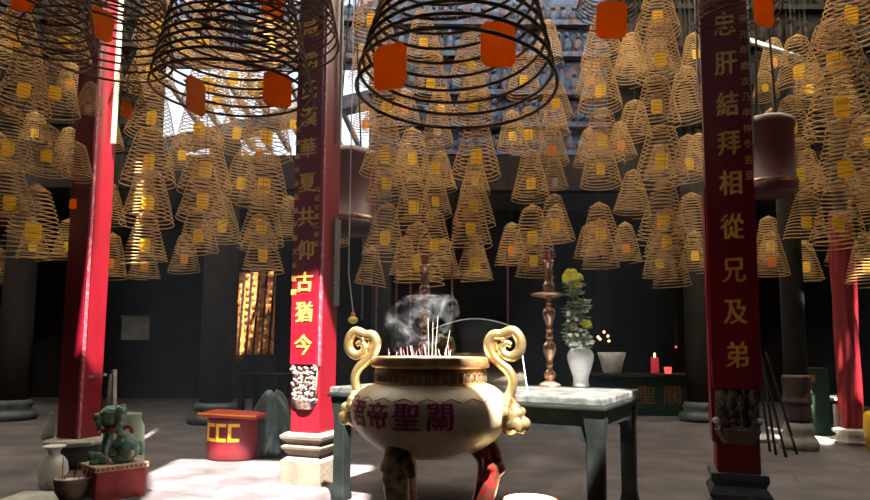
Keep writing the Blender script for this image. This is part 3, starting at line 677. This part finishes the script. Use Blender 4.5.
# green jar and frame behind
jp = at(125, 458, 5.45); jp.z = 0
bm = NB(); lathe(bm, [(.10, 0), (.15, .1), (.15, .28), (.14, .46), (.11, .53), (.115, .57), (.09, .57)], 28); tag(obj('glazed_jar', bm, 'palegreen', None, True, jp), 'pale green jar standing behind the lion statue', 'jar')
fp = at(103, 455, 5.6); fp.z = 0
fr = thing('folding_stand', 'grey wooden folding stand behind the green lion', 'stand', fp, R(10))
bm = NB(); tube(bm, [(.0, 0, 0), (.03, .0, .90)], .017, 4); tube(bm, [(.10, .0, 0), (.055, 0, .94)], .022, 4); obj('legs', bm, 'greywood', fr); bm = NB(); box(bm, (-.05, -.03, .88), (.08, .03, .905), Matrix.Translation((.03, 0, 0)) @ Matrix.Rotation(R(-8), 4, 'Y')); obj('crossbar', bm, 'greywood', fr)
bm = NB(); box(bm, (-.38, -.19, 0), (.34, .17, .02), None, .006); sp = at(60, 496, 4.80); sp.z = 0; tag(obj('paving_slab', bm, 'palestone', None, False, sp), 'pale flat slab under the incense bowl at lower left', 'slab')
wp = at(52, 489, 5.12); wp.z = 0
wv = thing('white_jar', 'white porcelain jar with narrow neck left of incense bowl', 'jar', wp)
bm = NB(); lathe(bm, [(.075, 0), (.085, .01), (.10, .06), (.108, .14), (.10, .21), (.075, .25), (.045, .275), (.042, .30), (.06, .325), (.085, .335), (.08, .345), (.05, .335)], 32); obj('body', bm, 'white_jar', wv, True)
bp2 = at(72, 497, 4.72); bp2.z = .021
bw = thing('incense_bowl', 'round brown incense bowl holding burnt sticks at lower left', 'bowl', bp2)
bm = NB(); lathe(bm, [(.075, 0), (.085, .008), (.115, .06), (.125, .12), (.128, .155), (.12, .158), (.112, .14)], 32); obj('body', bm, 'bowl_brown', bw, True)
bm = NB(); lathe(bm, [(.112, .136), (.03, .15), (.002, .152)], 24); obj('ash', bm, 'ash', bw, True)
for i in range(9):
    big = i < 4; x, y = crnd.uniform(-.07, .07), crnd.uniform(-.05, .05); h = crnd.uniform(.10, .19) if big else crnd.uniform(.03, .07)
    bm = NB(); tube(bm, [(0, 0, 0), (crnd.uniform(-.02, .05), 0, h)], .004, 5)
    tag(obj('incense_stick', bm, 'stick_brown' if big else 'stick_pink', None, False, bp2+Vector((x, y, .14))), 'brown stick standing in the incense bowl beside the lion' if big else 'short pink stub in the incense bowl beside the lion', 'incense stick', 'sticks in the incense bowl')
bgp = at(54, 442, 6.05); bgp.z = .27
bm = NB(); lathe(bm, [(.055, 0), (.06, .06), (.045, .15), (.018, .20), (.014, .215), (.025, .25)], 12)
for v in bm.verts: v.co.x += v.co.z*.12; v.co.y *= .6
tag(obj('plastic_bag', bm, 'paper_white', None, True, Vector((lc.x-.27, lc.y-.08, .262))), 'small tied clear bag standing on left pillar base', 'bag')

# ------------------------------------------------------------------ CCC tub and bag
tp = at(235, 456, 6.55); tp.z = 0
tp.x -= .03
tu = thing('red_tub', 'red metal tub painted with yellow letters near the middle pillar', 'tub', tp, R(-6))
bm = NB(); lathe(bm, [(.24, 0), (.262, .02), (.27, .15), (.268, .30), (.262, .40), (.262, .415)], 40)
for v in bm.verts: v.co.y *= .75
obj('body', bm, 'tin_red', tu, True)
bm = NB(); box(bm, (-.31, -.20, .43), (.31, .22, .47), Matrix.Rotation(R(2), 4, 'Y'), .006); ld = obj('lid_board', bm, 'tin_lid', tu)
bm = NB(); box(bm, (-.311, -.203, .457), (.311, -.198, .471), Matrix.Rotation(R(2), 4, 'Y')); obj('lid_edge', bm, 'sign_yellow', ld)
for i, x in enumerate((-.165, -.04, .09)):
    bm = NB(); w, h, t = .108, .18, .032
    box(bm, (-w/2, 0, -h/2), (-w/2+t, 1, h/2)); box(bm, (-w/2+t, 0, h/2-t), (w/2, 1, h/2)); box(bm, (-w/2+t, 0, -h/2), (w/2, 1, -h/2+t))
    bmesh.ops.subdivide_edges(bm, edges=[e for e in bm.edges if abs(e.verts[0].co.x-e.verts[1].co.x) > .02], cuts=3)
    for v in bm.verts:
        xx = v.co.x + x; yy = -.75*math.sqrt(max(0, .27**2-xx*xx)); v.co = (xx, yy - (.004 if v.co.y < .5 else -.006), .285+v.co.z)
    obj('letter_c', bm, 'sign_yellow', tu)
gb = at(268, 447, 6.75); gb.z = 0
bm = NB(); prof = [(.20, 0), (.24, .06), (.22, .2), (.19, .38), (.15, .52), (.10, .62), (.05, .66)]
lathe(bm, [(r, z) for r, z in [(p.x, p.y) for p in smooth_path([Vector((r, z, 0)) for r, z in prof], 4)]], 56)
for v in bm.verts:
    a = math.atan2(v.co.y, v.co.x); f = 1 + .15*math.sin(5*a+2*v.co.z*4) + .11*math.sin(11*a+6*v.co.z) + .06*math.sin(19*a-9*v.co.z)
    v.co.x *= f; v.co.y *= f*.7; v.co.x += .05*math.sin(4*v.co.z)
    v.co.z += .03*math.sin(3*a)*(v.co.z/.6)
gb_ = tag(obj('rubbish_bag', bm, 'bag', None, True, gb), 'dark green plastic bag slumped behind the red tub', 'bag')

# ------------------------------------------------------------------ back hall, left
p = at(134, 340, 13.9); 
nb = thing('notice_board', 'small pale notice board on the dark wall at left', 'notice board', (p.x, 13.96, p.z))
bm = NB(); box(bm, (-.31, -.03, 0), (.31, .0, .50)); obj('panel', bm, 'paper_white', nb)
bm = NB(); box(bm, (-.34, -.045, .50), (.34, 0, .55)); obj('top_rail', bm, 'palestone', nb)
def column_round(px, Y, label, r, h, m, base='slate'):
    p = at(px, 400, Y); p.z = 0; t = thing('round_column', label, 'column', p)
    bm = NB(); lathe(bm, [(r, .3), (r*1.02, 1), (r*.96, h)], 28); obj('shaft', bm, m, t, True)
    bm = NB(); lathe(bm, [(r*1.6, 0), (r*1.7, .06), (r*1.55, .12), (r*1.2, .17), (r*1.35, .23), (r*1.15, .3), (r, .31)], 28); obj('base', bm, base, t, True); return t
column_round(216, 9.6, 'dark round column in the gloom behind the red tub', .25, 4.4, 'dark_wood')
column_round(12, 9.8, 'dark round column at the left edge of the hall', .22, 4.4, 'dark_wood')
column_round(700, 10.2, 'dark round column just left of the right red pillar', .2, 4.4, 'dark_wood')
column_round(380, 10.4, 'dark round column in the gloom behind the urn', .16, 4.4, 'dark_wood')
tp2 = at(268, 408, 8.9); tp2.z = 0
sd = thing('side_table', 'dark side table behind the green bag', 'table', tp2, -TH)
bm = NB(); box(bm, (-.38, -.22, .72), (.38, .22, .78), None, .008); obj('tabletop', bm, 'dark_wood', sd)
for x in (-.33, .33):
    for y in (-.17, .17): bm = NB(); box(bm, (x-.035, y-.035, 0), (x+.035, y+.035, .72)); obj('leg', bm, 'dark_wood', sd)
p = at(258, 330, 8.95)
gl_ = thing('gilt_screen', 'sunlit orange gilt lattice screen on the dark side table', 'screen', (p.x-.05, 8.95, .78), -TH)
bm = NB()
box(bm, (-.30, 0, .25), (.32, .02, 1.45))
for i in range(6):
    for k in range(11): blob(bm, (-.25+.105*i+crnd.uniform(-.02, .02), -.004,   .32+.105*k+crnd.uniform(-.03, .03)), (crnd.uniform(.025, .05), .022, crnd.uniform(.03, .06)), None, 7, 5)
obj('lattice', bm, 'orange_gilt', gl_)
bm = NB(); box(bm, (-.30, -.04, 0), (.34, .04, .26)); obj('stand', bm, 'dark_wood', gl_)
for i in range(5):
    bm = NB(); box(bm, (-.26+.13*i, -.06, .25), (-.235+.13*i, -.04, 1.5), Matrix.Rotation(R(3), 4, 'Y')); obj('bar', bm, 'dark_wood', gl_)
for i, (px, y0, y1) in enumerate(((362, 262, 318), (376, 258, 330), (396, 270, 326), (410, 262, 340), (452, 288, 330), (508, 292, 340))):
    a = at(px, y1, 9.9); t = at(px, y0-70, 9.9)
    bm = NB(); n_ = 26
    tube(bm, [(0, 0, 0), (0, 0, t.z-a.z)], .006, 5)
    for q in range(n_): blob(bm, (0, 0, (t.z-a.z)*q/n_*.75), (.02, .02, .03), None, 6, 4)
    tag(obj('hanging_bead_string', bm, 'bead', None, False, a), 'dark beaded string hanging in the gloom behind the urn', 'bead string', 'bead strings behind the urn')
# ovoid lamp on a cord beside the middle pillar
p = at(353, 320, 5.9)
pl = thing('hanging_lamp', 'small yellow green oval lamp hanging beside middle pillar', 'lamp', p)
bm = NB(); blob(bm, (0, 0, 0), (.048, .048, .036), None, 20, 12); obj('lamp_shade', bm, 'yellow_green', pl, True)
bm = NB(); lathe(bm, [(.018, .03), (.022, .05), (.012, .075)], 14); obj('cap', bm, 'plastic_red', pl, True)
bm = NB(); tube(bm, [(0, 0, .07), (-.05, 0, .45), (-.05, 0, 3.6)], .006, 6); obj('cord', bm, 'tube_grey', pl)
def drum(px, py, Y, hw, h, label):
    p = at(px, py, Y); r = hw*Y/F; t = thing('hanging_drum', label, 'drum', p)
    bm = NB(); lathe(bm, [(r*.80, 0), (r*.97, .05*h), (r, .12*h), (r*.93, .14*h), (r*.95, .5*h), (r*.93, .86*h), (r, .88*h), (r*.97, .96*h), (r*.8, h)], 40); obj('body', bm, 'dark_red', t, True)
    bm = NB(); lathe(bm, [(r*1.0, .12*h), (r*1.03, .15*h), (r*1.0, .18*h)], 40, capb=False, capt=False); obj('hoop', bm, 'copper', t, True)
    bm = NB(); tube(bm, [(r*.4, 0, h), (0, 0, h+3)], .012, 6); tube(bm, [(-r*.4, 0, h), (0, 0, h+3)], .012, 6); obj('suspension_ropes', bm, 'dark_wood', t)
drum(348, 234, 8.4, 30, 1.15, 'large dark red drum hanging right of the middle pillar')
drum(770, 196, 6.6, 26, .85, 'dark red drum hanging in shade right of the right pillar')

# ------------------------------------------------------------------ back altar, right
ap = at(655, 410, 11.2); ap.z = 0
al = thing('back_altar', 'dark altar counter at the back with dull orange characters', 'altar', ap, -R(4))
bm = NB(); box(bm, (-1.25, -.3, 0), (1.2, .4, .66)); obj('body', bm, 'dark_green', al)
bm = NB(); box(bm, (-1.4, -.38, .66), (1.35, .45, .72), None, .01); obj('top', bm, 'dark_wood', al)
mat('dull_orange', (.16, .05, .012), .7)  # plain dull orange base colour
letter('dull_character', '聖', .34, 'dull_orange', al, -.22, -.305, .36, .004, 0); letter('dull_character', '關', .34, 'dull_orange', al, .22, -.305, .36, .004, 0)
def on_altar(px, dy=0): q = at(px, 372, ap.y+dy); q.z = .722; return q
q = on_altar(655); cn = thing('red_candle', 'lit red candle on the dark back altar', 'candle', q)
bm = NB(); lathe(bm, [(.07, 0), (.072, .01), (.07, .28), (.05, .285)], 18); obj('wax', bm, emat('wax_red', (.55, .02, .05), .25), cn, True)
bm = NB(); lathe(bm, [(.01, .285), (.022, .31), (.012, .345), (.002, .37)], 10); obj('flame', bm, 'flame', cn, True)
q = on_altar(668); cn = thing('votive_light', 'small red votive light right of the red candle', 'candle', q)
bm = NB(); lathe(bm, [(.05, 0), (.065, .1), (.06, .11)], 16); obj('cup', bm, 'red_glow', cn, True)
q = on_altar(612); bm = NB(); lathe(bm, [(.14, 0), (.16, .02), (.20, .2), (.25, .36), (.24, .37), (.18, .2)], 24); tag(obj('pale_basin', bm, 'paper_white', None, True, q), 'pale flared basin on the left end of back altar', 'basin')
for i, (px, py) in enumerate(((598, 337), (600, 339), (604, 332), (608, 336), (609, 341), (676, 347))):
    p = at(px, py, 11.7); bm = NB(); blob(bm, (0, 0, 0), .022, None, 8, 6)
    l_ = thing('hanging_oil_light', 'tiny glowing oil light in the dark shrine behind the vase' if px < 650 else 'tiny red glowing light in the dark shrine right of candle', 'oil light', p, 0, 'shrine oil lights' if px < 650 else None)
    obj('flame', bm, 'flame' if px < 650 else 'red_glow', l_); bm = NB(); tube(bm, [(0, 0, .02), (0, 0, 2.2)], .005, 5); obj('chain', bm, 'wire', l_)

# ------------------------------------------------------------------ right background
rt = column_round(797, 7.4, 'dark round column with carved pale base right of the right pillar', .125, 4.6, 'dark_wood', 'palestone')
bm = NB(); lathe(bm, [(.125, .31), (.155, .34), (.14, .5), (.16, .55), (.14, .6), (.155, .84), (.12, .87)], 24)
for i in range(60):
    a = crnd.uniform(0, 6.28); z = crnd.uniform(.32, .85); blob(bm, (.135*math.cos(a), .135*math.sin(a), z), crnd.uniform(.015, .03), None, 6, 5)
remesh(obj('carved_collar', bm, 'carve_dark', rt, True), .014, 1)
p = at(852, 436, 7.8); p.z = 0
cc = thing('cloth_wrapped_column', 'bright red cloth wrapped column at the right edge', 'column', p)
cc.scale = (.80, .80, 1)
bm = NB(); pr = [(.16, .18), (.17, .5), (.155, 1.0), (.15, 1.6), (.16, 2.2), (.155, 2.9)]
lathe(bm, [(v.x, v.y) for v in smooth_path([Vector((r, z, 0)) for r, z in pr], 8)], 60)
for v in bm.verts:
    a = math.atan2(v.co.y, v.co.x); f = 1 + .10*math.sin(4*a+v.co.z*2.2) + .06*math.sin(9*a-v.co.z*3); v.co.x *= f; v.co.y *= f
obj('cloth', bm, 'cloth_red', cc, True)
bm = NB(); lathe(bm, [(.10, .1), (.10, 4.4)], 20); obj('shaft', bm, 'dark_wood', cc, True)
bm = NB(); lathe(bm, [(.24, 0), (.27, .04), (.22, .09), (.20, .11), (.27, .15), (.27, .18), (.2, .2)], 8); obj('base', bm, 'palestone', cc)
p = at(812, 418, 8.3); p.z = 0
gc = thing('green_cabinet', 'dark green metal cabinet with orange label by the right columns', 'cabinet', p, R(-8))
bm = NB(); box(bm, (-.17, -.15, 0), (.17, .15, .92), None, .01); obj('body', bm, 'dark_green', gc)
bm = NB(); box(bm, (-.13, -.158, .74), (.0, -.15, .83)); obj('orange_label', bm, 'dull_orange', gc)
bm = NB(); box(bm, (-.11, -.156, .60), (-.06, -.15, .67)); box(bm, (-.11, -.156, .42), (-.06, -.15, .49)); obj('yellow_marks', bm, 'sign_yellow', gc)
p = at(834, 418, 8.4); p.z = 0
wt = thing('low_counter', 'low dark counter with pale top between green cabinet and cloth column', 'counter', p)
bm = NB(); box(bm, (-.17, -.2, 0), (.19, .2, .50)); obj('body', bm, 'dark_wood', wt); bm = NB(); box(bm, (-.2, -.23, .50), (.22, .23, .54), None, .006); obj('top', bm, 'palestone', wt)
bm = NB(); box(bm, (-.9, -.25, 0), (.75, .25, .05), None, .01); q = at(815, 432, 8.05); q.z = 0; tag(obj('stone_step', bm, 'palestone', None, False, q), 'pale low stone step beside the cloth wrapped column', 'step')
q = at(876, 420, 7.3); q.z = 0; bm = NB(); lathe(bm, [(.10, 0), (.13, .25), (.12, .42), (.08, .45)], 20); tag(obj('yellow_pot', bm, 'sign_yellow', None, True, q), 'yellow pot at the right border of the picture', 'pot')
for i, (x0, y0, x1, y1) in enumerate(((786, 458, 757, 340), (776, 456, 760, 348), (797, 455, 766, 352), (770, 452, 758, 366))):
    a = atz(x0, y0, 0.0); t = at(x1, y1, a.y+.55)
    bm = NB(); tube(bm, [(0, 0, .01), t-a], .015, 8)
    tag(obj('leaning_pole', bm, 'dark_wood', None, False, a), ['longest dark pole leaning behind the right pillar, middle of four', 'dark pole leaning behind right pillar, second from left', 'dark pole leaning furthest right behind the right pillar', 'short dark pole leaning closest to the right pillar'][i], 'pole', 'poles leaning behind the right pillar')
bm = NB(); a = at(748, 40, 7.9); t = at(802, 59, 7.6); tube(bm, [(0, 0, 0), t-a], .035, 12); tag(obj('hanging_steel_duct', bm, 'steel', None, True, a), 'shiny steel duct running behind the coils at upper right', 'duct')

# ------------------------------------------------------------------ incense haze filling the court
vm = bpy.data.materials.new('haze'); vm.use_nodes = True; nt = vm.node_tree; nt.nodes.clear()
o_ = nt.nodes.new('ShaderNodeOutputMaterial'); vs_ = nt.nodes.new('ShaderNodeVolumeScatter'); vs_.inputs['Color'].default_value = (.62, .80, 1, 1); vs_.inputs['Density'].default_value = .0014
nt.links.new(vs_.outputs[0], o_.inputs['Volume'])
bm = NB(); box(bm, (-8.9, 2.8, .02), (8.9, 10.55, 7.5)); hz = obj('incense_haze', bm, vm)
tag(hz, 'thin bluish incense haze filling the temple court', 'haze', None, 'stuff')
sm = bpy.data.materials.new('smoke'); sm.use_nodes = True; nt = sm.node_tree; nt.nodes.clear()
o_ = nt.nodes.new('ShaderNodeOutputMaterial'); vs_ = nt.nodes.new('ShaderNodeVolumeScatter'); vs_.inputs['Color'].default_value = (.88, .93, 1, 1)
tc = nt.nodes.new('ShaderNodeTexCoord'); n1 = nt.nodes.new('ShaderNodeTexNoise'); n1.inputs['Scale'].default_value = 9; n1.inputs['Detail'].default_value = 3; n1.inputs['Distortion'].default_value = 1.6
nt.links.new(tc.outputs['Object'], n1.inputs['Vector'])
mr = nt.nodes.new('ShaderNodeMapRange'); mr.inputs['From Min'].default_value = .52; mr.inputs['From Max'].default_value = .72; mr.inputs['To Max'].default_value = 2.2
nt.links.new(n1.outputs['Fac'], mr.inputs['Value']); nt.links.new(mr.outputs[0], vs_.inputs['Density']); nt.links.new(vs_.outputs[0], o_.inputs['Volume'])
bm = NB(); lathe(bm, [(.02, 0), (.09, .06), (.14, .16), (.15, .26), (.10, .36), (.02, .40)], 20)
for v in bm.verts: v.co.x += .25*v.co.z; v.co.x *= 1.5
tag(obj('incense_smoke', bm, sm, None, False, (UX-.14, UY+.02, 1.095)), 'thin white smoke curling up from the urn ash', 'smoke', None, 'stuff')
# ------------------------------------------------------------------ light
sd_ = bpy.data.lights.new('sun', 'SUN'); sun = bpy.data.objects.new('sun', sd_); C.objects.link(sun)
sd_.energy = 52; sd_.angle = R(.6); sd_.color = (1, .93, .84)
sun.rotation_euler = Vector((-SA, SB, -1)).to_track_quat('-Z', 'Y').to_euler()
w = bpy.data.worlds.new('world'); bpy.context.scene.world = w; w.use_nodes = True
w.node_tree.nodes['Background'].inputs[0].default_value = (.72, .86, 1, 1); w.node_tree.nodes['Background'].inputs[1].default_value = 1.6
sc = bpy.context.scene
sc.view_settings.view_transform = 'Standard'; sc.view_settings.look = 'None'; sc.view_settings.gamma = 1; sc.view_settings.use_curve_mapping = False
sc.view_settings.exposure = 0
sc.cycles.use_denoising = True; sc.cycles.max_bounces = 8; sc.cycles.diffuse_bounces = 5; sc.cycles.transparent_max_bounces = 12; sc.cycles.sample_clamp_indirect = 6
